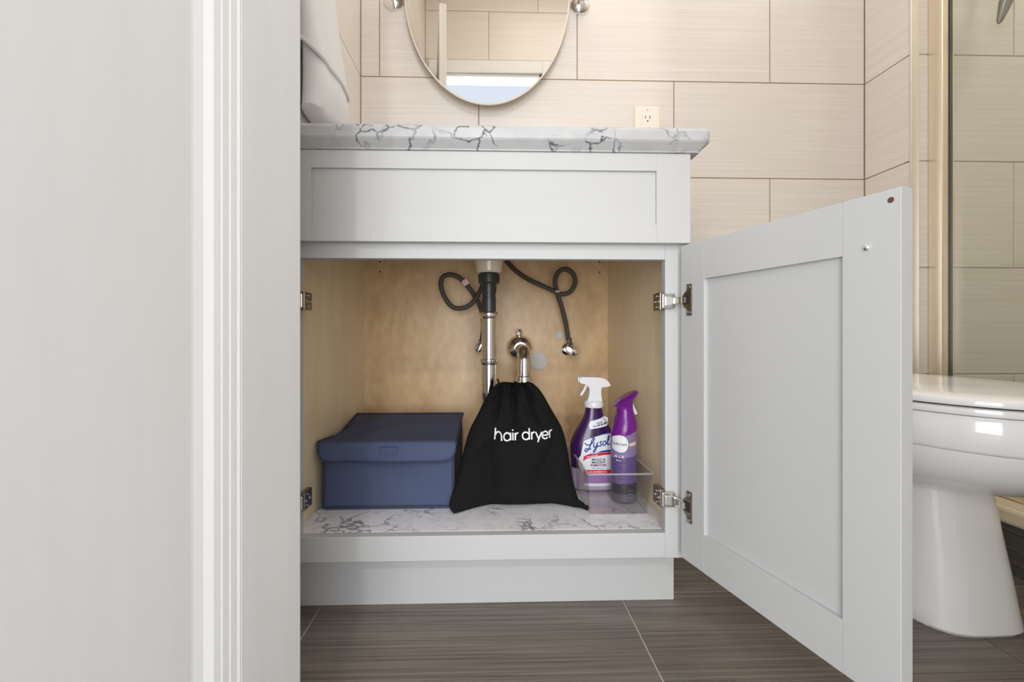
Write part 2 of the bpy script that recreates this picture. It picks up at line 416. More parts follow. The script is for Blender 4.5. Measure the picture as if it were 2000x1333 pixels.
# door casing round the doorway behind the camera
tc_ = MB(); tc_.box(DX1, DX1 + .065, OPP_Y, OPP_Y + .018, 0, DH + .075); tc_.box(DX0 - .065, DX0, OPP_Y, OPP_Y + .018, 0, DH + .075)
tc_.box(DX0, DX1, OPP_Y, OPP_Y + .018, DH, DH + .075)
struct(tc_.build('trim_2', 'trim_paint', bevel=.004))
tj = MB(); tj.box(DX1 - .018, DX1, OPP_Y - .1, OPP_Y, 0, DH); tj.box(DX0, DX0 + .018, OPP_Y - .1, OPP_Y, 0, DH); tj.box(DX0, DX1, OPP_Y - .1, OPP_Y, DH - .018, DH)
struct(tj.build('trim_3', 'trim_paint', bevel=.002))

# ---- the open bathroom door in the left foreground: panelled, its free edge towards the vanity
a_ = math.radians(8.0); E0 = Vector((-.1985, -.34, 0)); DU = Vector((-math.sin(a_), -math.cos(a_), 0)); DN = Vector((math.cos(a_), -math.sin(a_), 0))
def BD(s, w, z): p = E0 + DU * s + DN * w; return Vector((p.x, p.y, z))
DW, DT = .592, .035
def door_ring(mb, s0, s1, z0, z1, steps):
    # nested rectangles (inset, height) forming the moulded recess on one side
    R = []
    for ins, w in steps:
        R.append([BD(s0 + ins, w, z0 + ins), BD(s1 - ins, w, z0 + ins), BD(s1 - ins, w, z1 - ins), BD(s0 + ins, w, z1 - ins)])
    mb.rings(R, False, True, smooth=False)
cols = [(.094, .307), (.397, .510)]; cols = [(.094, .272), (.320, .498)]
cols = [(.094, .307), (.345, .498)]
rowsz = [(.222, .92), (1.08, 1.72), (1.84, 2.03)]
ss = [0, cols[0][0], cols[0][1], cols[1][0], cols[1][1], DW]
zz = [.008, .222, .92, 1.08, 1.72, 1.84, 2.03, 2.13]
door_1 = struct(MB().box(0, DW, -DT, -.012, .008, 2.13, T=BD).build('door_1', 'door_paint', loc=tuple(BD(DW, 0, 0)), bevel=.001))
def dpart(name, mb, bevel=0): return mb.build(name, 'door_paint', door_1, bevel=bevel)
for s0, s1 in ((0, cols[0][0]), (cols[0][1], cols[1][0]), (cols[1][1], DW)):
    dpart('stile', MB().box(s0, s1, -.0125, 0, .008, 2.13, T=BD), .0022 if s0 == 0 else 0)
for (z0, z1) in ((.008, .222), (.92, 1.08), (1.72, 1.84), (2.03, 2.13)):
    for s0, s1 in cols: dpart('rail', MB().box(s0, s1, -.0125, 0, z0, z1, T=BD))
for s0, s1 in cols:
    for z0, z1 in rowsz:
        m = MB(); door_ring(m, s0, s1, z0, z1, [(0, 0), (.0025, -.0010), (.009, -.0016), (.0105, -.0022), (.017, -.0027), (.0185, -.0033), (.025, -.0042), (.032, -.0075), (.040, -.0092), (.042, -.0094)])
        dpart('panel', m)
dpart('latch_plate', MB().box(-.001, .001, -.028, -.007, .98, 1.04, T=BD)).data.materials[0] = MATS['nickel']

# ================================================================== vanity cabinet
VX = .385; IX = .3415; IXL = .3470
van = thing('vanity_cabinet', (0, .25, 0), 'white open bathroom vanity cabinet with birch interior under the marble countertop', 'cabinet')
for s in (-1, 1):
    x0, x1 = sorted((s * VX, s * (VX - .005))); MB().prism([(.018, .118), (.018, .8810), (.515, .8810), (.515, 0), (.0785, 0), (.0785, .118)], x0, x1, T=lambda y, x, z: Vector((x, y, z))).build('side_skin', 'white_paint', van)
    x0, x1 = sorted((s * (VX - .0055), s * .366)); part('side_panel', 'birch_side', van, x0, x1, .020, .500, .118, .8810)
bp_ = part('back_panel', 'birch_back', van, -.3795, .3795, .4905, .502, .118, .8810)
for px, py in ((742, 512), (742, 531), (1171, 512), (1171, 532)):
    c = at(px, py, .490); MB().lathe([(.0028, 0), (.0028, .0006)], (c.x, .4899, c.z), 'y', 12).build('peg_hole', 'hole_brown', bp_)
part('deck', 'deck_marble', van, -.3655, .3655, .0195, .490, .150, .166)
part('stile', 'white_paint', van, -VX, -IXL, 0, .019, .118, .8810)
part('stile', 'white_paint', van, IX, VX, 0, .019, .118, .8810)
part('top_rail', 'white_paint', van, -IXL, IX, 0, .019, .687, .8810)
part('bottom_rail', 'white_paint', van, -IXL, IX, 0, .019, .119, .166)
part('toe_kick', 'white_paint', van, -VX, VX, .062, .078, 0, .118)
# shaker false drawer front
def frame_front(name, u0, u1, z0, z1, sw, rt, rb, T, w0, w1, rec, sw2=None):
    """panel with two stiles and two rails; T maps (u, w, z); w0 is the seen face, w1 the other"""
    sw2 = sw2 or sw
    d = 1 if w1 > w0 else -1
    pn = MB().box(u0 + sw - .004, u1 - sw2 + .004, *sorted((w0 + d * rec, w1 - d * .004)), z0 + rb - .004, z1 - rt + .004, T=T).build(name, 'white_paint', van)
    for a, b in ((u0, u0 + sw), (u1 - sw2, u1)):
        MB().box(a, b, *sorted((w0, w1)), z0, z1, T=T).build('stile', 'white_paint', pn, bevel=.0008)
    for a, b in ((z0, z0 + rb), (z1 - rt, z1)):
        MB().box(u0 + sw, u1 - sw2, *sorted((w0, w1)), a, b, T=T).build('rail', 'white_paint', pn, bevel=.0003)
    return pn
I3 = lambda x, y, z: Vector((x, y, z))
frame_front('drawer_front', -.3815, .3815, .7150, .8812, .064, .0325, .034, I3, -.0195, -.0005, .006)
# right door, open about 105 degrees
HO = Vector((.363, -.020, 0)); UU = Vector((.263, -.965, 0)).normalized(); NN = Vector((-.965, -.263, 0)).normalized()
def RD(u, w, z): p = HO + UU * u + NN * w; return Vector((p.x, p.y, z))
rd = frame_front('door', 0, .3503, .131, .7085, .0585, .0665, .0655, RD, 0, -.019, .0065, sw2=.062)
MB().lathe([(.0, .004), (.002, .0038), (.0034, .0025), (.0036, 0)], (0, 0, 0), 'y', 14, T=lambda p: RD(.3167 + p.x, p.y, .6477 + p.z)).build('knob_screw', 'chrome', rd)
MB().lathe([(.0032, 0.0002), (.0032, .0006)], (0, 0, 0), 'y', 14, T=lambda p: RD(.3407 + p.x, p.y, .6963 + p.z)).build('bumper_hole', 'hole_brown', rd)
def LD(u, w, z): return Vector((-.3645 - w * -1 - .0, -.020 - u, z))
frame_front('door', 0, .3503, .131, .7085, .0585, .0665, .0655, LD, 0, -.019, .0065, sw2=.062)
# concealed hinges
def hinge(z, s):
    X = lambda x: s * x - (.0055 if s < 0 else 0)
    def bx(mb, x0, x1, *r): a, b = sorted((X(x0), X(x1))); return mb.box(a, b, *r)
    h = MB(); bx(h, .331, .3415, -.001, .034, z - .017, z + .017)
    h = h.build('hinge', 'bronze_nickel', van, bevel=.0015)
    m = MB(); bx(m, .3325, .357, -.009, -.0005, z - .014, z + .014); m.build('hinge_clip', 'nickel', h, bevel=.002)
    m = MB(); bx(m, .338, .350, -.0115, -.0085, z - .0085, z + .0085); m.build('hinge_clip_cover', 'chrome', h, bevel=.001)
    for dz in (-.0105, .0105):
        MB().lathe([(.0028, -.0006), (.0028, -.0022), (.0018, -.0026)], (X(.3365), .0, z + dz), 'x' if False else 'y', 12, T=lambda p: Vector((X(.3308), .012, p.z)) + Vector((-(p.y) * s * 0, p.x - X(.3365), 0)) + Vector((s * p.y * 1.0, 0, 0))).build('hinge_screw', 'nickel', h)
    for dy in (.006, .024):
        MB().lathe([(.0030, 0), (.0030, .0014), (.0018, .002)], (0, 0, 0), 'y', 12, T=lambda p: Vector((X(.331) - s * p.y, dy + p.x, z + p.z))).build('hinge_screw', 'nickel', h)
    if s > 0:
        MB().box(-.012, .010, .0005, .0075, z - .0065, z + .0065, T=RD).build('hinge_arm', 'chrome', h, bevel=.0015)
        cup = []
        for k in range(17):
            a = math.radians(90 + 180 * k / 16); cup.append((.0225 + .0165 * math.cos(a), z + .0170 * math.sin(a)))
        cup += [(.030, z - .017), (.030, z + .017)]
        MB().prism(cup, .0004, .0030, T=RD).build('hinge_cup', 'bronze_nickel', h, bevel=.0006)
        MB().box(.0115, .0265, .0026, .0042, z - .0085, z + .0085, T=RD).build('hinge_cup_well', 'dark_slot', h, bevel=.0006)
        MB().box(.009, .0185, .0038, .0066, z - .0055, z + .0055, T=RD).build('hinge_link', 'chrome', h, bevel=.001)
        for sg in (-1, 1):
            a, b = sorted((z + sg * .0165, z + sg * .0285))
            MB().box(.0175, .0305, .0004, .0028, a, b, T=RD).build('hinge_ear', 'bronze_nickel', h, bevel=.0012)
            MB().lathe([(.0036, .0026), (.0034, .0038), (.0022, .0042)], (0, 0, 0), 'y', 12, T=lambda p: RD(.0242 + p.x, p.y, z + sg * .0230 + p.z)).build('hinge_screw', 'nickel', h)
for z in (.6075, .2320):
    hinge(z, 1)
    hinge(z, -1)

# ================================================================== countertop
CT = .9225
prof = [(-.036 + .012, .8815), (-.036 + .012, .8835), (-.0375, .8955), (-.0395, .8985), (-.0395, .9150), (-.0375, .9195), (-.033, .9225)]
def ctop():
    R = []
    x1 = .4125; yb = WALL_Y - .0005; xl = LEFT_X + .0005
    for y, z in prof:
        i = y + .0395                     # inset from the widest outline
        r = max(.002, .014 - i * .6)
        xr = x1 - i; yf = y
        pts = [(xl, yb), (xl, yf)]
        for k in range(9):
            a = math.radians(-90 + 90 * k / 8); pts.append((xr - r + r * math.cos(a), yf + r + r * math.sin(a)))
        pts += [(xr, yb)]
        R.append([Vector((p[0], p[1], z)) for p in pts])
    m = MB(); m.rings(R, True, True, smooth=False); return m
ct = ctop().build('countertop', 'counter_marble', loc=(.0, .24, .8815), bevel=.0015)
tag(ct, 'white marble countertop with dark grey veins on the vanity cabinet', 'countertop')
# sink bowl hanging below the countertop
sk = thing('sink', (.006, .27, .69), 'cream porcelain sink underside hanging below the countertop inside the cabinet', 'sink')
MB().lathe([(.026, .696), (.0315, .700), (.0345, .716), (.0375, .735), (.062, .748), (.12, .770), (.165, .81), (.18, .878), (.17, .878), (.155, .815), (.11, .78), (.05, .757), (.02, .75)], (.006, .27, 0), 'z', 40).build('bowl', 'sink_porcelain', sk)

# ================================================================== drain plumbing
dp = thing('drain_pipe', (.006, .27, .36), 'chrome sink drain and trap with black top fitting behind the black bag', 'pipe')
DXc, DYc = .006, .27
MB().lathe([(.024, .6945), (.0265, .693), (.0265, .672), (.022, .668)], (DXc, DYc, 0), 'z', 12).build('locknut', 'dark_plastic', dp, bevel=.0008)
MB().lathe([(.0185, .670), (.0185, .6465), (.0165, .646), (.0165, .634), (.0176, .633), (.0176, .590)], (DXc, DYc, 0), 'z', 28).build('tailpiece_extension', 'dark_plastic', dp)
MB().lathe([(.017, .6), (.0222, .599), (.0235, .595), (.0235, .590), (.0212, .584), (.018, .582)], (DXc, DYc, 0), 'z', 28).build('slip_nut', 'chrome', dp)
MB().lathe([(.0184, .59), (.0184, .47)], (DXc, DYc, 0), 'z', 28).build('tailpiece', 'chrome', dp)
MB().lathe([(.0175, .483), (.0238, .481), (.0238, .4765), (.021, .468), (.0185, .467)], (DXc, DYc, 0), 'z', 10).build('slip_nut', 'chrome', dp, bevel=.0006)
RX, RY = .099, .325
pts = [(DXc, DYc, .474), (DXc, DYc, .40)]
cxm, cym = (DXc + RX) / 2, (DYc + RY) / 2
for k in range(1, 16):
    a = math.pi - math.pi * k / 16 * 1.0
    pts.append((cxm + (RX - DXc) / 2 * math.cos(a), cym + (RY - DYc) / 2 * math.cos(a), .40 - .054 * math.sin(a)))
pts += [(RX, RY, .40), (RX, RY, .43)]
MB().tube(pts, .0186, 24).build('trap_bend', 'chrome', dp)
MB().lathe([(.0190, .4165), (.0190, .4175)], (DXc, DYc, 0), 'z', 24).build('seam_ring', 'dark_chrome', dp)
MB().lathe([(.0185, .408), (.0235, .410), (.0245, .418), (.0235, .424), (.0220, .426), (.0220, .432), (.018, .434)], (RX, RY, 0), 'z', 12).build('slip_nut', 'chrome', dp, bevel=.0006)
pts = [(RX, RY, .42)] + [(RX, RY, .463)]
for k in range(1, 11):
    a = math.pi / 2 * k / 10; pts.append((RX, RY + .034 * (1 - math.cos(a)), .463 + .034 * math.sin(a)))
pts.append((RX, .4895, .497))
MB().tube(pts, .0184, 24).build('trap_arm', 'chrome', dp)
MB().lathe([(.0405, .4895), (.0405, .486), (.038, .478), (.030, .468), (.0215, .464), (.0215, .455), (.0185, .453)], (RX, 0, .500), 'y', 32).build('escutcheon', 'chrome', dp)
MB().lathe([(.011, .4895), (.011, .474), (.0085, .468), (.0, .466)], (RX - .003, 0, .5475), 'y', 20, cap=False).build('cleanout_cap', 'chrome', dp)
# grey caps on the back panel
for (px, py, r) in ((1052, 706, .0265), (1093, 655, .0122)):
    c = at(px, py, .488)
    MB().lathe([(r, 0), (r, -.002), (r * .93, -.003)], (0, 0, 0), 'y', 28, T=lambda p: p + Vector((c.x, .4904, c.z))).build('hole_cap', 'hole_grey', bp_)

# supply hoses
HYs = .40
def hose(name, pix, label, loc):
    pts = [at(px, py, y) for px, py, y in pix]
    h = thing(name, loc, label, 'hose', 'braided supply hoses under the sink')
    MB().tube(spline(pts, 8), .0068, 12).build('hose', 'rubber_hose', h)
    return h
c = at(938, 678, .45)
hl = hose('supply_hose', [(950, 490, .455), (950, 520, .43), (944, 552, .40), (936, 572, .392), (922, 592, .40), (905, 602, .40), (884, 600, .40), (868, 580, .40), (861, 556, .40), (866, 541, .40), (880, 537, .40), (897, 543, .403), (912, 558, .405), (926, 577, .41), (938, 600, .42), (944, 630, .43), (942, 664, .44)],
    'dark looped supply hose left of the drain pipe with pink tag', tuple(c))
c2 = at(909, 552, .3975); dir_ = Vector((.55, 0, -.83))
def TG(x, y, z): u = Vector((.83, 0, .55)); return c2 + u * x + Vector((0, 1, 0)) * y + dir_ * z
MB().box(-.009, .009, -.004, .014, -.0085, .0085, T=TG).build('tag', 'pink_tag', hl, bevel=.002)
c = at(1112, 672, .45)
hr = hose('supply_hose', [(972, 488, .455), (988, 508, .445), (1005, 527, .43), (1030, 545, .415), (1058, 558, .40), (1080, 568, .41), (1098, 575, .412), (1114, 570, .41), (1123, 553, .408), (1119, 535, .407), (1104, 526, .407), (1090, 533, .407), (1084, 550, .408), (1088, 572, .42), (1097, 600, .43), (1105, 632, .44), (1110, 664, .45)],
    'dark looped supply hose right of the drain pipe', tuple(c))
for (h, px, py, y) in ((hr, 1088, 570, .412), (hl, 932, 580, .405)):
    c = at(px, py, y); MB().lathe([(.0095, -.002), (.0095, .002)], tuple(c), 'z', 14).build('cable_tie', 'hole_grey' if h is hr else 'dark_plastic', h)
def valve(px, py, ang, label, hand):
    c = at(px, py, .45)
    v = thing('shutoff_valve', (c.x, .49, c.z), label, 'valve', 'chrome shutoff valves on the cabinet back')
    MB().lathe([(.008, .05), (.008, .01), (.011, .01), (.011, -.012), (.008, -.014)], (c.x, c.y - .012, c.z), 'y', 20).build('body', 'chrome', v)
    MB().lathe([(.018, .0395), (.017, .036), (.010, .033)], (c.x, .450, c.z), 'y', 24).build('flange', 'chrome', v)
    MB().lathe([(.0085, .0), (.0105, .002), (.0105, .014), (.0075, .016), (.0072, .028), (.006, .03)], (c.x, c.y, c.z + .006), 'z', 8).build('compression_nut', 'dark_chrome', v)
    ca, sa = math.cos(ang), math.sin(ang)
    def HT(p):
        x, y, z = p; x *= 1.55
        return Vector((c.x + hand[0] + x * ca - z * sa, c.y - .026 + y, c.z + hand[1] + x * sa + z * ca))
    MB().lathe([(.0095, .012), (.0135, .008), (.0142, .002), (.0120, -.004), (.006, -.0065), (.0, -.007)], (0, 0, 0), 'y', 28, cap=False, T=HT).build('handle', 'chrome', v)
valve(1112, 684, math.radians(-28), 'chrome shutoff valve with oval handle at the end of the right hose', (.004, -.001))
valve(942, 678, math.radians(35), 'chrome shutoff valve half hidden behind the drain pipe', (-.004, .001))

# ================================================================== blue storage box
DK = .166
bx = thing('storage_box', (-.207, .25, DK), 'navy blue fabric storage box with flap lid on the cabinet deck', 'storage box')
X0, X1, Y0, Y1, ZT = -.350, -.070, .124, .375, .312
def body():
    m = MB(); R = []
    N = 14
    for k in range(9):
        t = k / 8; z = DK + .001 + t * (ZT - DK - .004)
        ins = .005 * math.sin(math.pi * t)
        ring = []
        for i in range(N): u = i / N; ring.append(Vector((X0 + u * (X1 - X0), Y0 + ins * .8 + .004 * math.sin(math.pi * u) * math.sin(math.pi * t) + .0022 * math.sin(9 * u + 5 * t) * math.sin(math.pi * t), z)))
        for i in range(N): u = i / N; ring.append(Vector((X1 - ins * .6, Y0 + u * (Y1 - Y0), z)))
        for i in range(N): u = i / N; ring.append(Vector((X1 - u * (X1 - X0), Y1, z)))
        for i in range(N): u = i / N; ring.append(Vector((X0 + ins * .6, Y1 - u * (Y1 - Y0), z)))
        R.append(ring)
    return m.rings(R, True, True, smooth=True)
body().build('body', 'blue_fabric', bx, bevel=.003, ang=50)
# bound edges of the body
for pl in ([(X0, Y0, DK + .006), (X1, Y0, DK + .006)], [(X0, Y0, DK + .006), (X0 + .002, Y0, ZT - .006)], [(X1, Y0, DK + .006), (X1 - .002, Y0, ZT - .006)], [(X1, Y1, DK + .006), (X1, Y1, ZT)], [(X1, Y0, DK + .006), (X1, Y1, DK + .006)]):
    MB().tube([Vector(pl[0]).lerp(Vector(pl[1]), i / 6) for i in range(7)], .0026, 8).build('edge_binding', 'blue_binding', bx)
def lidgrid():
    m = MB(); NX, R = 40, []
    prof = []
    for k in range(17): t = k / 16; prof.append(('t', t))
    for k in range(1, 6): prof.append(('r', k / 5))
    for k in range(1, 8): prof.append(('f', k / 7))
    for kind, t in prof:
        row = []
        for i in range(NX + 1):
            u = i / NX
            e = min(u, 1 - u) * 2            # 0 at the ends
            xl, xr = X0 - .004, X1 + .005
            sag = .006 * math.sin(math.pi * u) + .0025 * math.sin(7 * u + 2)
            if kind == 't':
                y = Y1 + .002 - t * (Y1 - Y0 + .002); z = ZT + .012 * (1 - t) + .002 - sag * .5 * math.sin(math.pi * t)
                z += .0030 * math.sin(13 * u + 9 * t + 3 * math.sin(4 * u)) * math.sin(math.pi * t) - (.007 * math.sin(math.pi * t) if u < .04 else 0)
                z -= .006 * max(0, 1 - u * 6) * math.sin(math.pi * t)
                x = xl + u * (xr - xl) - .005 * max(0, 1 - u * 5) * t * t
            elif kind == 'r':
                a = t * math.pi / 2; y = Y0 - .008 * math.sin(a); z = ZT + .002 - .008 * (1 - math.cos(a)); x = xl + u * (xr - xl) - .005 * max(0, 1 - u * 5)
            else:
                rc = .026
                drop = .034
                d0 = u * (xr - xl); d1 = (1 - u) * (xr - xl); dd = min(d0, d1)
                if dd < rc: drop = .034 - rc + math.sqrt(max(0, rc * rc - (rc - dd) ** 2)) * .98
                drop = max(drop, .006)
                y = Y0 - .008 - .0032 * math.sin(11 * u + 1.0 + 2 * math.sin(5 * u)) * t - .0015 * math.sin(math.pi * t) - .003 * t
                z = ZT - .006 - drop * t; x = xl + u * (xr - xl) - .005 * max(0, 1 - u * 5) + (.003 * t * max(0, 1 - u * 5))
            row.append(Vector((x, y, z)))
        R.append(row)
    m.rings(R, False, False, smooth=True, closed=False); return m, R
lm, LR = lidgrid()
lid = lm.build('lid', 'blue_fabric', bx, solid=.003)
MB().tube([v + Vector((0, -.001, 0)) for v in LR[-1]], .0020, 8).build('edge_binding', 'blue_binding', lid)
MB().tube([r[0] for r in LR[:22]], .0022, 8).build('edge_binding', 'blue_binding', lid)
MB().tube([r[-1] for r in LR[:22]], .0022, 8).build('edge_binding', 'blue_binding', lid)
MB().tube(LR[0], .0022, 8).build('edge_binding', 'blue_binding', lid)
c = at(760, 860, Y0 - .011)
part('fastener_patch', 'blue_fabric', lid, c.x - .019, c.x + .019, Y0 - .0140, Y0 - .0095, ZT - .026, ZT - .008, bevel=.001)
MB().box(-.203, -.197, Y0 - .0155, Y0 - .0135, ZT - .0415, ZT - .0385).build('thread_tab', 'white_print', lid, bevel=.0005)

# ================================================================== black drawstring bag
BY = .165
bag_px = {  # z fraction: left, right pixel rows measured in the photograph, at the bag's own depth
}
def rowx(px, py): p = at(px, py, BY - .03); return p
left = [(889, 992), (880, 978), (888, 950), (898, 915), (906, 880), (916, 848), (934, 815), (950, 782), (962, 764), (972, 756)]
right = [(1134, 992), (1129, 978), (1122, 950), (1118, 915), (1114, 880), (1106, 848), (1088, 815), (1070, 782), (1058, 766), (1048, 758)]
LT = sorted([(rowx(*p).z, rowx(*p).x) for p in left]); RT = sorted([(rowx(*p).z, rowx(*p).x) for p in right])
zlo = DK + .001; zhi = at(1000, 760, BY - .03).z
zb = LT[0][0]
ZM = lambda z: zlo + (z - zb) * (zhi - zlo) / (zhi - zb)          # put the lowest row on the deck
LT = [(ZM(z), x) for z, x in LT]; RT = [(ZM(z), x) for z, x in RT]
LT = [(p.x, p.y) for p in spline([(a, b, 0) for a, b in LT], 6)]; RT = [(p.x, p.y) for p in spline([(a, b, 0) for a, b in RT], 6)]
def bag_depth(h):       # half thickness
    return smooth_tab([(0, .020), (.06, .046), (.2, .060), (.45, .060), (.7, .048), (.88, .030), (1.0, .012)], h)
DT_ = [(i / 60, bag_depth(i / 60)) for i in range(61)]
def bag_fold(s, h):
    ax = (s - .06) / max(.12, 1.12 - h * .95)
    f = 0
    # gathers that radiate from the drawn neck
    f += .0052 * math.sin(s * 11 + 2.0) * max(0, h - .45) ** 1.2 * 2.0
    f += .0035 * math.sin(s * 23 + h * 3) * max(0, h - .62) * 2.2
    # long slanting creases on the lower right and left
    for (s0, h0, s1, h1, w, amp) in ((.92, .62, .30, .16, .11, .0070), (-.62, .55, -.35, .10, .10, .0060), (-.85, .25, -.45, .62, .10, .0035), (.05, .95, -.02, .60, .08, -.0080), (-.02, .62, -.5, .52, .06, -.0040), (.14, .92, .60, .60, .10, -.0065), (.75, .10, .2, .30, .12, .0030), (-.3, .9, -.7, .55, .1, -.004)):
        dx, dh = s1 - s0, h1 - h0; L2 = dx * dx + dh * dh
        t = max(0, min(1, ((s - s0) * dx + (h - h0) * dh) / L2))
        d = math.hypot(s - s0 - t * dx, h - h0 - t * dh)
        f += amp * math.exp(-(d / w) ** 2) * (math.sin(math.pi * min(.95, max(.05, t))) ** .5)
    return f
def bag_y0(h): return .128 + .034 + h * .062        # lean towards the pipe
def bag_pt(s, h, side):
    z = zlo + h * (zhi - zlo); xl, xr = lerp_tab(LT, z), lerp_tab(RT, z)
    x = (xl + xr) / 2 + s * (xr - xl) / 2
    d = lerp_tab(DT_, h); e = max(0, 1 - abs(s) ** 2.6) ** .62
    fw = .070 * max(0, (-s - .4) / .6) ** 1.5 * (1 - h) + .05 * max(0, (s - .5) / .5) ** 1.5 * (1 - h) ** 3
    top = (.004 * math.sin(s * 9 + 1) + .002 * math.sin(s * 21)) * max(0, h - .8) * 5
    if side < 0: y = bag_y0(h) - d * e + 3.0 * bag_fold(s, h) * e
    else: y = bag_y0(h) + d * .8 * e
    y -= fw
    return Vector((x, y, z + top + (.003 * (abs(s) ** 3) * (1 - h) ** 8)))
def bag_front(x, z, off=.0016):
    h = (z - zlo) / (zhi - zlo); xl, xr = lerp_tab(LT, z), lerp_tab(RT, z)
    s = (x - (xl + xr) / 2) / ((xr - xl) / 2)
    p = bag_pt(s, h, -1); return Vector((x, p.y - off, z))
bagE = thing('drawstring_bag', (.07, .17, DK), 'black cloth drawstring bag lettered hair dryer on the cabinet deck', 'bag')
R = []
NB = 56
for k in range(71):
    h = k / 70; ring = []
    for i in range(NB): ring.append(bag_pt(-math.cos(math.pi * i / NB), h, -1))
    for i in range(NB): ring.append(bag_pt(math.cos(math.pi * i / NB), h, 1))
    R.append(ring)
MB().rings(R, True, True).build('cloth', 'black_cloth', bagE)
# bunched neck above the cord
nk = MB(); RR = []
p0 = at(1016, 762, BY); 
for k in range(7):
    t = k / 6; ring = []
    for j in range(40):
        a = 2 * math.pi * j / 40; r = (1 + .16 * math.sin(7 * a + t) + .08 * math.sin(13 * a)) * (.030 - .010 * math.sin(math.pi * t * .8) )
        ring.append(Vector((p0.x - .006 + r * 1.15 * math.cos(a), bag_y0(1) + .5 * r * math.sin(a), zhi - .020 + .014 * t + .002 * math.sin(3 * a))))
    RR.append(ring)
nk.rings(RR).build('gathered_neck', 'black_cloth', bagE)
MB().tube(spline([bag_pt(1.0, .03, -1) + Vector((-.006, 0, .004)), bag_pt(1, .01, -1) + Vector((.004, -.006, .002)), bag_pt(1, 0, -1) + Vector((.010, -.010, .0035))], 6), [.006] * 6 + [.005] * 6 + [.0035], 10).build('corner_tab', 'black_cloth', bagE)
MB().tube(spline([(p0.x - .034, bag_y0(1) - .004, zhi - .012), (p0.x - .052, bag_y0(1) - .01, zhi - .012), (p0.x - .047, bag_y0(1) - .02, zhi + .002), (p0.x - .050, bag_y0(1) - .008, zhi + .012)], 6), .0022, 8).build('drawcord', 'black_cloth', bagE)
# lettering: hair dryer
LW = .0037
def circ(cx, r=.0092, cy=.0092, a0=0, a1=360): return arc(cx, cy, r, r, a0, a1, 24)
glyph = []
def stem(x, y0, y1): return [(x, y0), (x, (y0 + y1) / 2), (x, y1)]
X = 0
glyph += [[(X - .0022, 0), (X - .0005, .012), (X + .0008, .0288)], arc(X + .0085, .0100, .0077, .0092, 170, 0, 14) + [(X + .0162, .0)]]; X += .0225
glyph += [circ(X + .0092), stem(X + .0184, 0, .0188)]; X += .0245
glyph += [stem(X, 0, .0188), [(X, .0228), (X, .0262)]]; X += .0062
glyph += [stem(X, 0, .0188), arc(X + .0075, .0105, .0075, .0082, 180, 82, 10)]; X += .0200
glyph += [circ(X + .0092), stem(X + .0184, 0, .0288)]; X += .0250
glyph += [stem(X, 0, .0188), arc(X + .0075, .0105, .0075, .0082, 180, 82, 10)]; X += .0108
glyph += [[(X, .0188), (X + .0042, .0094), (X + .0084, 0)], [(X + .0165, .0188), (X + .0105, .0044), (X + .0055, -.0075)]]; X += .0178
glyph += [arc(X + .0088, .0092, .0088, .0092, 0, 318, 24), [(X + .0005, .0090), (X + .0170, .0090)]]; X += .0222
glyph += [stem(X, 0, .0188), arc(X + .0070, .0105, .0070, .0082, 180, 82, 10)]; X += .0075
tl, tr = at(966, 866, .11), at(1083, 868, .11); k_ = (tr.x - tl.x) / X
lt = MB()
for g in glyph:
    dense = []
    for (a, b), (c_, d_) in zip(g, g[1:]):
        for i in range(3): dense.append((a + (c_ - a) * i / 3, b + (d_ - b) * i / 3))
    dense.append(g[-1])
    wrap(lt, ribbon([(a * k_, b * k_) for a, b in dense], LW * k_), lambda u, w: bag_front(tl.x + u + .002, tl.z + w, .0014))
lt.build('lettering', 'white_print', bagE, solid=.0006)

# ================================================================== clear bin with bottles
tb = thing('organizer_bin', (.28, .19, DK), 'clear acrylic bin holding the spray bottle and air freshener can', 'bin')
bx0, bx1, by0, by1, bz0, bz1 = .2165, .340, .080, .318, DK + .0005, .255
def trect(t, ins=0, r=.010):
    fl = .010 * t
    x0, x1, y0, y1 = bx0 - fl * .6 + ins, bx1 + fl - ins, by0 - fl * .7 + ins, by1 + fl * .7 - ins
    pts = []
    for cx_, cy_, a0 in ((x1 - r, y0 + r, -90), (x1 - r, y1 - r, 0), (x0 + r, y1 - r, 90), (x0 + r, y0 + r, 180)):
        for k in range(5): a = math.radians(a0 + 90 * k / 4); pts.append((cx_ + r * math.cos(a), cy_ + r * math.sin(a)))
    return pts
R = []
for z, t, ins in ((bz0, -.3, .002), (bz0 + .002, 0, 0), (bz1, 1, 0), (bz1, 1, .0025), (bz0 + .003, 0, .0025)):
    R.append([Vector((x, y, z)) for x, y in trect(t, ins)])
MB().rings(R, True, True, smooth=False).build('tray', 'acrylic', tb)
R = [[Vector((x, y, bz1 + dz)) for x, y in trect(1, ins)] for dz, ins in ((-.002, -.0012), (.0008, -.0012), (.0008, .0030), (-.002, .0030), (-.002, -.0012))]
MB().rings(R, False, False, smooth=False).build('rim', 'acrylic_edge', tb)
MB().tube([Vector((x, y, bz0 + .0015)) for x, y in trect(0, .0005)] + [Vector((trect(0, .0005)[0][0], trect(0, .0005)[0][1], bz0 + .0015))], .0011, 6, cap=False).build('bottom_edge', 'acrylic_edge', tb)

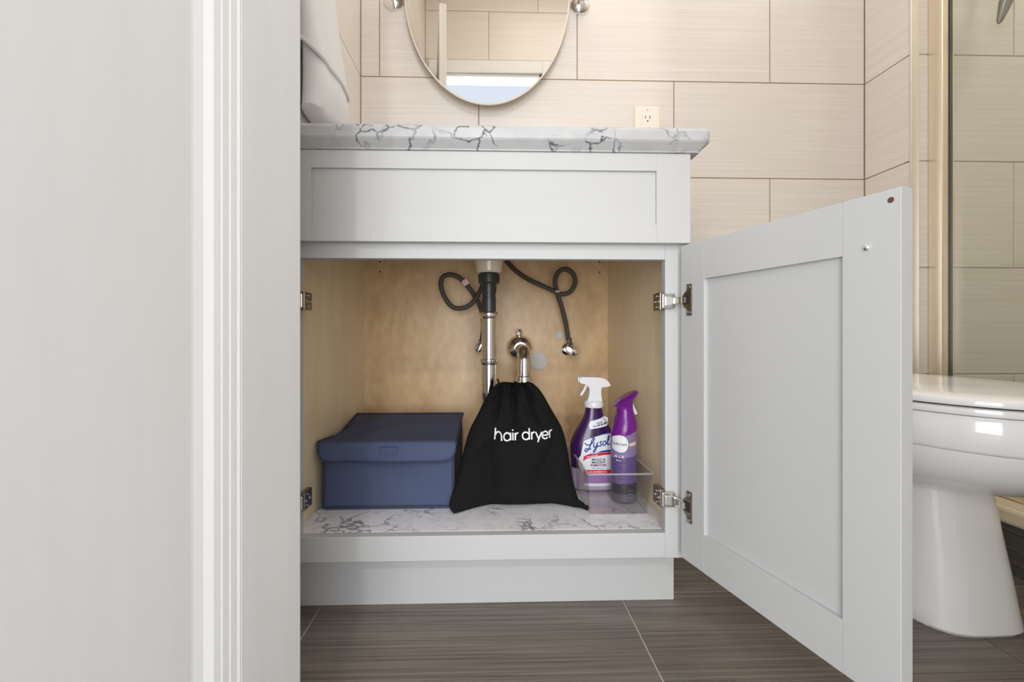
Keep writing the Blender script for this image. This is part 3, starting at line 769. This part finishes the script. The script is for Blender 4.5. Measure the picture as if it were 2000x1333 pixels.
# ---- trigger spray bottle
SB = Vector((.262, .238, DK + .004))
sbp = thing('spray_bottle', SB, 'purple cleaner spray bottle with white trigger head in the clear bin', 'bottle')
def sb_prof(h):      # half width, half depth at height h
    return smooth_tab([(0, .050), (.006, .055), (.03, .0555), (.075, .0565), (.105, .0565), (.130, .048), (.155, .034), (.175, .0235), (.190, .0200), (.200, .0185)], h), smooth_tab([(0, .026), (.006, .030), (.1, .031), (.13, .029), (.155, .024), (.175, .019), (.19, .017), (.2, .0165)], h)
SBT = [(i * .0025, sb_prof(i * .0025)) for i in range(81)]
def sbp_wd(h):
    i = min(79, max(0, int(h / .0025))); t = h / .0025 - i
    (w0, d0), (w1, d1) = SBT[i][1], SBT[i + 1][1]; return w0 + (w1 - w0) * t, d0 + (d1 - d0) * t
def sb_pt(a, h, grow=0):
    w, d = sbp_wd(h); ca, sa = math.cos(a), math.sin(a); n = .75
    return SB + Vector(((w + grow) * math.copysign(abs(ca) ** n, ca), (d + grow) * math.copysign(abs(sa) ** n, sa), h))
def sb_front(x, z, grow=.0008):
    h = z; w, d = sbp_wd(h); u = max(-.995, min(.995, x / (w + 1e-6)))
    ca = math.copysign(abs(u) ** (1 / .75), u); sa = math.sqrt(max(0, 1 - ca * ca))
    return SB + Vector((x, -(d * sa ** .75 + grow), h))
def sb_rings(h0, h1, n=14, grow=0):
    return [[sb_pt(2 * math.pi * j / 48, h0 + (h1 - h0) * i / n, grow) for j in range(48)] for i in range(n + 1)]
MB().rings(sb_rings(.052, .2, 34)).build('bottle', 'purple_liquid', sbp)
MB().rings(sb_rings(0, .052, 12)).build('bottle_base', 'purple_bottle_clear', sbp)
def region(outline, grow, mat, name, par, fn=sb_front):
    """fill an x,z outline with a fine grid clipped to it and lay it on the surface"""
    zs = [p[1] for p in outline]; z0, z1 = min(zs), max(zs); n = 24; R = []
    for i in range(n + 1):
        z = z0 + (z1 - z0) * (i + .02) / (n + .04); xs = []
        for (a, b), (c_, d_) in zip(outline, outline[1:] + outline[:1]):
            if (b <= z < d_) or (d_ <= z < b): xs.append(a + (c_ - a) * (z - b) / (d_ - b))
        if len(xs) < 2: continue
        xa, xb = min(xs), max(xs)
        R.append([fn(xa + (xb - xa) * k / 14, z, grow) for k in range(15)])
    return MB().rings(R, False, False, smooth=True, closed=False).build(name, mat, par)
def Q(cx_, cy_):                        # label layout measured on the photograph, as x, z on the bottle front
    p = at(1130 + cx_ / 8.886, 805 + cy_ / 8.886, SB.y - .031); return (p.x - SB.x, p.z - SB.z)
def QS(*pts): return [Q(*p) for p in pts]
lab = region(QS((95, 1095), (620, 1095), (620, 360), (540, 372), (380, 410), (240, 452), (100, 505), (70, 620), (45, 760), (2, 830), (5, 920), (50, 1020)), .0008, 'label_white', 'label', sbp)
region(QS((40, 1000), (90, 1090), (100, 1240), (620, 1240), (620, 1095), (110, 1095)), .0010, 'label_lilac', 'label_flowers', lab)
region(QS((100, 1292), (620, 1292), (620, 1244), (100, 1244)), .0010, 'label_white', 'bottom_strip', lab)
region(QS((80, 1008), (95, 1085), (620, 1085), (620, 1006)), .0014, 'label_red', 'red_band', lab)
region(QS((80, 860), (95, 770), (240, 728), (400, 708), (620, 695), (620, 738), (400, 752), (240, 782), (140, 815)), .0012, 'label_red', 'red_band', lab)
region(QS((330, 415), (420, 385), (520, 362), (620, 345), (620, 368), (540, 382), (430, 398)), .0014, 'label_blue', 'blue_arc', lab)
region(QS((310, 708), (400, 675), (500, 662), (620, 655), (620, 692), (500, 696), (400, 704)), .0015, 'label_blue', 'blue_arc', lab)
region(QS((130, 752), (240, 714), (240, 726), (150, 756)), .0015, 'label_blue', 'blue_arc', lab)
sn = region(QS((205, 315), (560, 250), (560, 140), (470, 95), (400, 130), (220, 180), (195, 240)), .0010, 'label_white', 'sash_label', sbp)
def put(par, name, mat, body, x, z, size, bold=0, fn=sb_front, grow=.0018, sx=1.0, slope=0, align='CENTER'):
    vf = text_tris(body, size, align, bold, sx=sx); m = MB()
    wrap(m, vf, lambda u, w: fn(x + u, z + w + slope * u, grow)); return m.build(name, mat, par)
def small_print(par, mat, x, z, width, h, n, fn=sb_front, grow=.0018, slope=0):
    """a line of print too small to read: a row of short marks"""
    m = MB(); u = -width / 2; rr = random.Random(int(x * 1e5) + int(z * 1e6))
    while u < width / 2 - 1e-4:
        w = width / n * rr.uniform(.45, .8); k = h * rr.choice((1, 1, .75))
        wrap(m, ([(u, 0), (u + w, 0), (u + w, k), (u, k)], [(0, 1, 2, 3)]), lambda a, b: fn(x + a, z + b + slope * a, grow)); u += width / n
    return m.build('small_print', mat, par)
for body, cy_ in (('MOLD &', 842), ('MILDEW', 892), ('REMOVER', 943)):
    x_, z_ = Q(345, cy_); put(lab, 'lettering', 'print_navy', body, x_, z_, .0074, .00012, sx=1.18)
x_, z_ = Q(345, 982); small_print(lab, 'print_navy', x_, z_, .030, .0014, 14)
x_, z_ = Q(345, 1050); small_print(lab, 'label_white', x_, z_, .042, .0030, 12, grow=.0022)
x_, z_ = Q(340, 1078); small_print(lab, 'label_white', x_, z_, .030, .0022, 10, grow=.0022)
x_, z_ = Q(240, 775); small_print(lab, 'label_white', x_, z_, .026, .0030, 8, grow=.0020, slope=.18)
x_, z_ = Q(380, 210); small_print(sn, 'print_navy', x_, z_, .014, .0032, 5, slope=.22)
x_, z_ = Q(390, 250); small_print(sn, 'print_navy', x_, z_, .034, .0044, 9, slope=.22)
# script brand lettering drawn as strokes
ly = MB()
script = [
 [(112, 535), (128, 566), (175, 575), (225, 548), (262, 498), (276, 462), (256, 458), (228, 505), (196, 598), (166, 658), (132, 692), (112, 672), (132, 640), (172, 648), (215, 640)],
 [(268, 535), (258, 595), (280, 612), (312, 572), (330, 525)], [(330, 525), (312, 600), (284, 680), (260, 700), (258, 668), (305, 620), (345, 585)],
 [(405, 512), (375, 518), (378, 545), (395, 565), (375, 592), (340, 588)],
 [(462, 500), (425, 525), (420, 570), (448, 578), (474, 545), (462, 500)],
 [(478, 560), (515, 500), (542, 440), (530, 422), (510, 470), (500, 540), (515, 570), (548, 545)]]
for k, st in enumerate(script):
    pts = spline([(a, b, 0) for a, b in st], 6)
    wrap(ly, ribbon([Q(p.x, p.y) for p in pts], .0028 if k == 0 else .0024), lambda u, w: sb_front(u, w, .0020))
ly.build('brand_lettering', 'label_blue', lab)
# collar, trigger head
MB().lathe([(.0225, .196), (.0235, .198), (.0235, .206), (.0215, .210), (.0195, .212)], tuple(SB), 'z', 28).build('collar', 'white_plastic', sbp)
NK = .2
hd = [(-.0155, .208), (.0165, .208), (.0160, .225), (.0170, .243), (.028, .2455), (.0375, .2475), (.0385, .251), (.032, .2605), (.020, .2675), (.000, .2695), (-.022, .2700), (-.033, .2695), (-.0375, .266), (-.0375, .258), (-.033, .2545), (-.022, .2515), (-.0145, .245), (-.0125, .235), (-.0145, .222)]
hm = MB()
R = []
hs = [(p.x, p.y) for p in spline([(a, b, 0) for a, b in hd], 3, closed=True)]
cxh = 0; czh = .25
for y, k in ((-.0095, .80), (-.0085, .93), (-.005, 1.0), (.005, 1.0), (.0085, .93), (.0095, .80)):
    R.append([SB + Vector((x * (.9 + .1 * k) if True else x, y * 1.25, czh + (z - czh) * (.86 + .14 * k) if z > .22 else z)) for x, z in hs])
head = hm.rings(R, True, True).build('trigger_head', 'white_plastic', sbp)
MB().lathe([(.0062, -.0405), (.0072, -.040), (.0072, -.034), (.0085, -.033), (.0085, -.026)], (SB.x, SB.y, SB.z + .2625), 'x', 18).build('nozzle', 'white_plastic', head)
tg = [(-.0215, .2535), (-.0150, .2535), (-.0168, .246), (-.0225, .234), (-.0290, .2245), (-.0325, .2225), (-.0350, .2245), (-.0330, .229), (-.0275, .237), (-.0235, .246)]
MB().prism([(SB.x + x, SB.z + z) for x, z in tg], SB.y - .006, SB.y + .006).build('trigger', 'white_plastic', head, bevel=.0018)

# ---- air freshener can
AF = Vector((.312, .160, DK + .004))
af = thing('air_freshener_can', AF, 'purple air freshener spray can with slanted cap in the clear bin', 'can')
RC = .0290
def af_r(h): return smooth_tab([(0, .0265), (.003, .0288), (.008, .029), (.150, .029), (.158, .0288), (.172, .0268), (.188, .0215), (.202, .0182), (.210, .0180), (.217, .0198), (.224, .0240), (.230, .0278), (.240, .0285)], h)
AT = [(i * .003, af_r(i * .003)) for i in range(81)]
def af_pt(a, h, grow=0):
    r = lerp_tab(AT, h) + grow
    return AF + Vector((r * math.cos(a), r * math.sin(a), h))
def af_front(x, h, grow=.0006):
    r = lerp_tab(AT, h); x = max(-r * .98, min(r * .98, x))
    return AF + Vector((x, -math.sqrt(r * r - x * x) - grow, h))
def af_band(h0, h1, mat, name, n=10, par=af, slant=(0, 0)):
    R = []
    for i in range(n + 1):
        t = i / n; ring = []
        for j in range(48):
            a = 2 * math.pi * j / 48; sl = slant[0] * (1 - t) + slant[1] * t
            ring.append(af_pt(a, h0 + (h1 - h0) * t + sl * math.cos(a)))
        R.append(ring)
    return MB().rings(R).build(name, mat, par)
af_band(0, .0195, 'can_base', 'base_band')
af_band(.0195, .043, 'can_dark', 'can_lower', slant=(0, .002))
af_band(.043, .102, 'can_lilac', 'can_body', slant=(.002, .004))
af_band(.102, .150, 'can_light', 'can_upper', slant=(.004, .012))
# cap: slanted lower seam, waist and flared tilted top
R = []
for i in range(31):
    t = i / 30; h = .150 + (.229 - .150) * t; ring = []
    for j in range(48):
        a = 2 * math.pi * j / 48; ca = math.cos(a)
        sl = .012 * (1 - t) + (.0155) * max(0, (t - .45) / .55) ** 1.5
        hh = h + sl * ca
        r = lerp_tab(AT, min(.238, h + (.002 if t > .9 else 0)))
        ring.append(AF + Vector((r * ca + .004 * t * t, r * math.sin(a), hh)))
    R.append(ring)
for r_, dz in ((.88, .0035), (.6, .0055), (.25, .0058)):
    base = R[30]; cc = sum(base, Vector()) / 48
    R.append([cc + (p - cc) * r_ + Vector((0, 0, dz)) for p in base])
cap = MB().rings(R).build('cap', 'purple_cap', af)
MB().tube(spline([AF + Vector((.020, .010, .215)), AF + Vector((.027, .010, .200)), AF + Vector((.032, .010, .190))], 5), [.004] * 10 + [.0025], 10).build('trigger', 'white_plastic', cap)
def Q2(cx_, cy_):
    p = at(1185 + cx_ / 9.2, 840 + cy_ / 9.2, AF.y - RC); return (p.x - AF.x, p.z - AF.z)
cx0, cz0 = Q2(250, 265); ci = []
for k in range(32): a = 2 * math.pi * k / 32; ci.append((cx0 + .0172 * math.cos(a), cz0 + .0192 * math.sin(a)))
disc = region(ci, .0007, 'label_white', 'logo_disc', af, fn=af_front)
put(disc, 'brand_lettering', 'print_navy', 'febreze', cx0, cz0 - .0030, .0092, 0, fn=af_front, grow=.0016)
x_, z_ = Q2(240, 520); put(af, 'lettering', 'white_print', 'A I R', x_, z_, .0086, .00010, fn=af_front, grow=.0012)
for cx_, cy_, w_, h_, n_, mt in ((235, 575, .010, .0024, 4, 'white_print'), (285, 650, .016, .0016, 7, 'can_light'), (250, 760, .012, .0016, 6, 'can_light'), (255, 880, .014, .0022, 6, 'can_light'), (265, 940, .020, .0026, 7, 'can_light'), (245, 988, .012, .0026, 4, 'can_light'), (430, 1105, .012, .0016, 6, 'can_light'), (420, 1160, .014, .0016, 7, 'can_light'), (420, 1230, .015, .0020, 7, 'can_light')):
    x_, z_ = Q2(cx_, cy_); small_print(af, mt, x_, z_, w_, h_, n_, fn=af_front, grow=.0012)
region([Q2(405, 245), Q2(545, 218), Q2(545, 285), Q2(405, 302)], .0008, 'cream_print', 'scent_strip', af, fn=af_front)

# ================================================================== oval mirror
MC = Vector((.0015, .472, 1.563)); MA, MBz = .2465, .3385
mr = thing('oval_mirror', (MC.x, WALL_Y, MC.z), 'frameless oval pivoting wall mirror above the marble countertop', 'mirror')
def ell(a, b, y, n=96): return [Vector((MC.x + a * math.cos(2 * math.pi * j / n), y, MC.z + b * math.sin(2 * math.pi * j / n))) for j in range(n)]
MB().rings([ell(MA - .0035, MBz - .0035, MC.y - .0008), ell(MA - .0035, MBz - .0035, MC.y + .003)], True, True, smooth=False).build('mirror_glass', 'mirror_silver', mr)
MB().rings([ell(MA - .0035, MBz - .0035, MC.y - .0008), ell(MA - .0012, MBz - .0012, MC.y + .0008), ell(MA, MBz, MC.y + .002), ell(MA, MBz, MC.y + .006), ell(MA - .01, MBz - .01, MC.y + .006)], False, True).build('bevelled_rim', 'outlet_plastic', mr)
for s in (-1, 1):
    bxm = MC.x + s * .2860
    b = MB().lathe([(.031, -.0005), (.031, -.005), (.0285, -.010), (.018, -.015), (.012, -.018), (.0105, -.032), (.014, -.036), (.0165, -.043), (.0150, -.051), (.008, -.056), (0, -.057)], (bxm, WALL_Y, MC.z - .003), 'y', 32, cap=False).build('bracket', 'chrome', mr)
    MB().tube([(bxm, MC.y + .002, MC.z - .003), (MC.x + s * (MA - .01), MC.y + .007, MC.z - .003)], .006, 14).build('pivot', 'chrome', b)

# ================================================================== wall outlet
oc = at(1264, 240, WALL_Y - .004); OX, OZ = oc.x, 1.1905
ou = thing('wall_outlet', (OX, WALL_Y, OZ), 'cream duplex wall outlet low on the tiled wall right of the mirror', 'outlet')
part('cover_plate', 'outlet_plastic', ou, OX - .039, OX + .039, WALL_Y - .0065, WALL_Y - .0002, OZ - .0585, OZ + .0565, bevel=.003)
part('receptacle', 'outlet_plastic', ou, OX - .0170, OX + .0170, WALL_Y - .0085, WALL_Y - .0060, OZ - .034, OZ + .034, bevel=.001)
MB().lathe([(.003, -.0063), (.0028, -.0076), (.001, -.008)], (OX, WALL_Y, OZ + .0465), 'y', 14).build('screw', 'hole_grey', ou)
for zc in (.018, -.018):
    for dx, hh in ((-.0068, .0036), (.0068, .0046)):
        part('slot', 'dark_slot', ou, OX + dx - .0011, OX + dx + .0011, WALL_Y - .0089, WALL_Y - .0080, OZ + zc + .004 - hh, OZ + zc + .004 + hh, bevel=0)
    MB().lathe([(.0024, -.0080), (.0024, -.0089)], (OX, WALL_Y, OZ + zc - .0075), 'y', 14).build('slot', 'dark_slot', ou)

# ================================================================== towel on the left wall
tw = thing('hand_towel', (LEFT_X, .17, 1.0), 'white terry hand towel hanging on the left wall above the countertop', 'towel')
def towel_ring(z, x1, y0, y1, ph, amp):
    ring = []; n = 64
    for j in range(n):
        a = 2 * math.pi * j / n; ca, sa = math.cos(a), math.sin(a)
        ex = math.copysign(abs(ca) ** .8, ca); ey = math.copysign(abs(sa) ** .8, sa)
        w = 1 + amp * math.sin(5 * a + ph) + amp * .6 * math.sin(9 * a + 2 * ph)
        x = LEFT_X + .004 + (x1 - LEFT_X - .004) * (.5 + .5 * ex * (w if ex > 0 else 1)); y = (y0 + y1) / 2 + (y1 - y0) / 2 * ey
        ring.append(Vector((max(LEFT_X + .002, x), y, z)))
    return ring
def tx(px, py, y=.13): return at(px, py, y)
prof_t = [(655, 237, .96), (662, 205, 1), (663, 185, 1), (659, 150, 1), (653, 120, 1), (646, 85, 1), (638, 45, 1), (630, 5, 1), (622, -60, 1), (612, -140, .9), (606, -200, .8)]
R = []
for i, (px, py, k) in enumerate(prof_t):
    p = tx(px, py); R.append((p.z, p.x, k))
RR = []
zlist = [R[0][0] + (R[-1][0] - R[0][0]) * i / 40 for i in range(41)]
xt = [(z, x) for z, x, k in R]
for i, z in enumerate(zlist):
    t = i / 40
    RR.append(towel_ring(z, smooth_tab(xt, z), .055 + .02 * t, .245 - .03 * t, 1.2 + t * 2.2, .06))
b0 = RR[0]; cc = sum(b0, Vector()) / len(b0)
RR = [[cc + (p - cc) * .55 + Vector((0, 0, -.010)) for p in b0], [cc + (p - cc) * .85 + Vector((0, 0, -.006)) for p in b0]] + RR
MB().rings(RR).build('towel_body', 'terry', tw)
# folded upper layer ending in a slanting rolled hem
def layer_pt(j, t):
    zt = 1.50
    x_ = RR[14][j].x; zb_ = 1.132 - max(-.2, min(1.3, (x_ + .364) / .045)) * .050
    z = zb_ + (zt - zb_) * t
    base = towel_ring(z, smooth_tab(xt, z) + .0045, .045 + .02 * (z - 1.0) / .6, .250, 1.2 + 2.2 * (z - zlist[0]) / (zlist[-1] - zlist[0]), .06)
    p = base[j]; p.x -= .003 * (1 - t) ** 12
    return p
LL = [[layer_pt(j, (k / 14) ** 1.4) for j in range(64)] for k in range(15)]
MB().rings(LL, False, False).build('folded_layer', 'terry', tw, solid=.004)
MB().tube(LL[0] + [LL[0][0]], .0042, 8, cap=False).build('hem', 'terry', tw)
ringm = MB(); pts = [Vector((LEFT_X + .045 + .0 * k, .15 + .075 * math.cos(2 * math.pi * k / 32), 1.50 + .075 * math.sin(2 * math.pi * k / 32))) for k in range(33)]
trg = thing('towel_ring', (LEFT_X, .15, 1.575), 'chrome towel ring on the left wall carrying the white towel', 'towel ring')
MB().tube(pts, .004, 10).build('ring', 'chrome', trg)
MB().lathe([(.025, .0005), (.025, .006), (.012, .010), (.010, .05), (.0, .052)], (LEFT_X, .15, 1.578), 'x', 24, cap=False).build('mount', 'chrome', trg)

# ================================================================== toilet
TX = .870
to = thing('toilet', (TX, .15, 0), 'white glossy toilet between the open cabinet door and the shower glass', 'toilet')
def oval(a, yf, yb, z, n=56, pw=.9, cx_=TX):
    """egg plan: half width a, front tip yf, back yb"""
    ym = yf + (yb - yf) * .46; ring = []
    for j in range(n):
        t = 2 * math.pi * j / n; ca, sa = math.cos(t), math.sin(t)
        x = cx_ + a * math.copysign(abs(ca) ** pw, ca)
        y = ym + (yb - ym) * abs(sa) ** .8 if sa > 0 else ym - (ym - yf) * abs(sa) ** pw
        ring.append(Vector((x, y, z)))
    return ring
def sections(name, mat, secs, **k):
    return MB().rings([oval(*s) for s in secs]).build(name, mat, to, **k)
sections('bowl', 'porcelain', [(.075, -.03, .20, .262), (.110, -.10, .24, .270), (.145, -.165, .26, .290), (.170, -.212, .27, .322), (.1815, -.233, .275, .352), (.183, -.236, .275, .364), (.1845, -.240, .275, .3655), (.1865, -.2435, .275, .370), (.1875, -.245, .275, .395), (.1875, -.245, .275, .415), (.185, -.242, .275, .421)])
def ped():
    R = []
    for z, a, yf, cxx in ((0, .104, -.064, .910), (.006, .108, -.068, .910), (.03, .1055, -.066, .908), (.10, .0985, -.060, .904), (.18, .091, -.052, .898), (.25, .085, -.046, .893), (.30, .082, -.04, .888)):
        ring = []
        n = 48
        for j in range(n):
            t = 2 * math.pi * j / n; ca, sa = math.cos(t), math.sin(t); pw = .55
            x = cxx + a * math.copysign(abs(ca) ** pw, ca); ym = .12; 
            y = ym + .30 * abs(sa) ** .5 if sa > 0 else ym - (ym - yf) * abs(sa) ** .62
            ring.append(Vector((x, y, z)))
        R.append(ring)
    return MB().rings(R).build('pedestal', 'porcelain', to)
ped()
sections('seat', 'porcelain', [(.184, -.241, .27, .4215), (.1885, -.2465, .27, .4235), (.1895, -.2475, .27, .4285), (.1885, -.2465, .27, .4330), (.184, -.241, .27, .4345)])
sections('lid', 'porcelain', [(.183, -.240, .27, .4360), (.189, -.247, .27, .4375), (.190, -.248, .27, .4415), (.1885, -.246, .27, .4470), (.183, -.239, .265, .4500), (.15, -.2, .24, .4530), (.08, -.1, .18, .4545)])
part('tank', 'porcelain', to, TX - .20, TX + .20, .315, .512, .40, .735, bevel=.02)
part('tank_lid', 'porcelain', to, TX - .21, TX + .21, .305, .515, .735, .77, bevel=.010)
part('tank_neck', 'porcelain', to, TX - .12, TX + .12, .24, .50, .28, .43, bevel=.02)

# ================================================================== shower
cb = thing('shower_curb', (1.26, -.1, 0), 'shower curb with cream slab top and dark tiled face beside the toilet', 'curb')
part('curb_core', 'grout_light', cb, STEP_X + .010, STEP_X + .140, -.50, SHOWER_Y - .001, 0, .112, bevel=0)
for i in range(2):
    y1 = SHOWER_Y - .001 - i * .44; part('tile', 'curb_tile', cb, STEP_X + .001, STEP_X + .010, max(-.50, y1 - .437), y1, .001, .1115)
part('curb_top', 'cream_slab', cb, STEP_X - .012, STEP_X + .152, -.51, SHOWER_Y - .0005, .1125, .150, bevel=.008)
se = thing('shower_screen', (1.26, -.05, .15), 'clear greenish shower glass screen in a warm metal frame standing on the curb', 'shower screen')
part('wall_jamb', 'gold_trim', se, 1.240, 1.272, SHOWER_Y - .040, SHOWER_Y - .0005, .151, 2.05, bevel=.002)
part('jamb_gasket', 'dark_plastic', se, 1.2575, 1.2655, SHOWER_Y - .0425, SHOWER_Y - .0405, .177, 2.02, bevel=0)
part('bottom_track', 'gold_trim', se, 1.240, 1.276, -.50, SHOWER_Y - .041, .151, .176, bevel=.003)
part('glass', 'shower_glass', se, 1.2575, 1.2655, -.50, SHOWER_Y - .043, .177, 2.02, bevel=0)
part('top_rail', 'gold_trim', se, 1.245, 1.278, -.50, SHOWER_Y - .041, 2.02, 2.05, bevel=.003)
# hand shower on the wall behind the glass
hp = at(1951, 46, .27); hq = at(1976, -30, .275); hr_ = at(1990, -110, .28)
hs_ = thing('hand_shower', (hq.x, SHOWER_Y, hq.z), 'dark chrome hand shower handle behind the shower glass at the top right', 'hand shower')
hpts = spline([hp, hp.lerp(hq, .35), hp.lerp(hq, .7), hq, hr_], 6)
MB().tube(hpts, [.002 + .012 * min(1, (i / 10) ** .6) for i in range(len(hpts))], 16).build('handle', 'dark_chrome', hs_)
MB().lathe([(.012, 0), (.045, -.012), (.05, -.022), (.046, -.026)], tuple(hr_), 'y', 24).build('spray_head', 'dark_chrome', hs_)
MB().tube([hr_, Vector((hr_.x, SHOWER_Y - .002, hr_.z + .02))], .011, 12).build('wall_holder', 'dark_chrome', hs_)
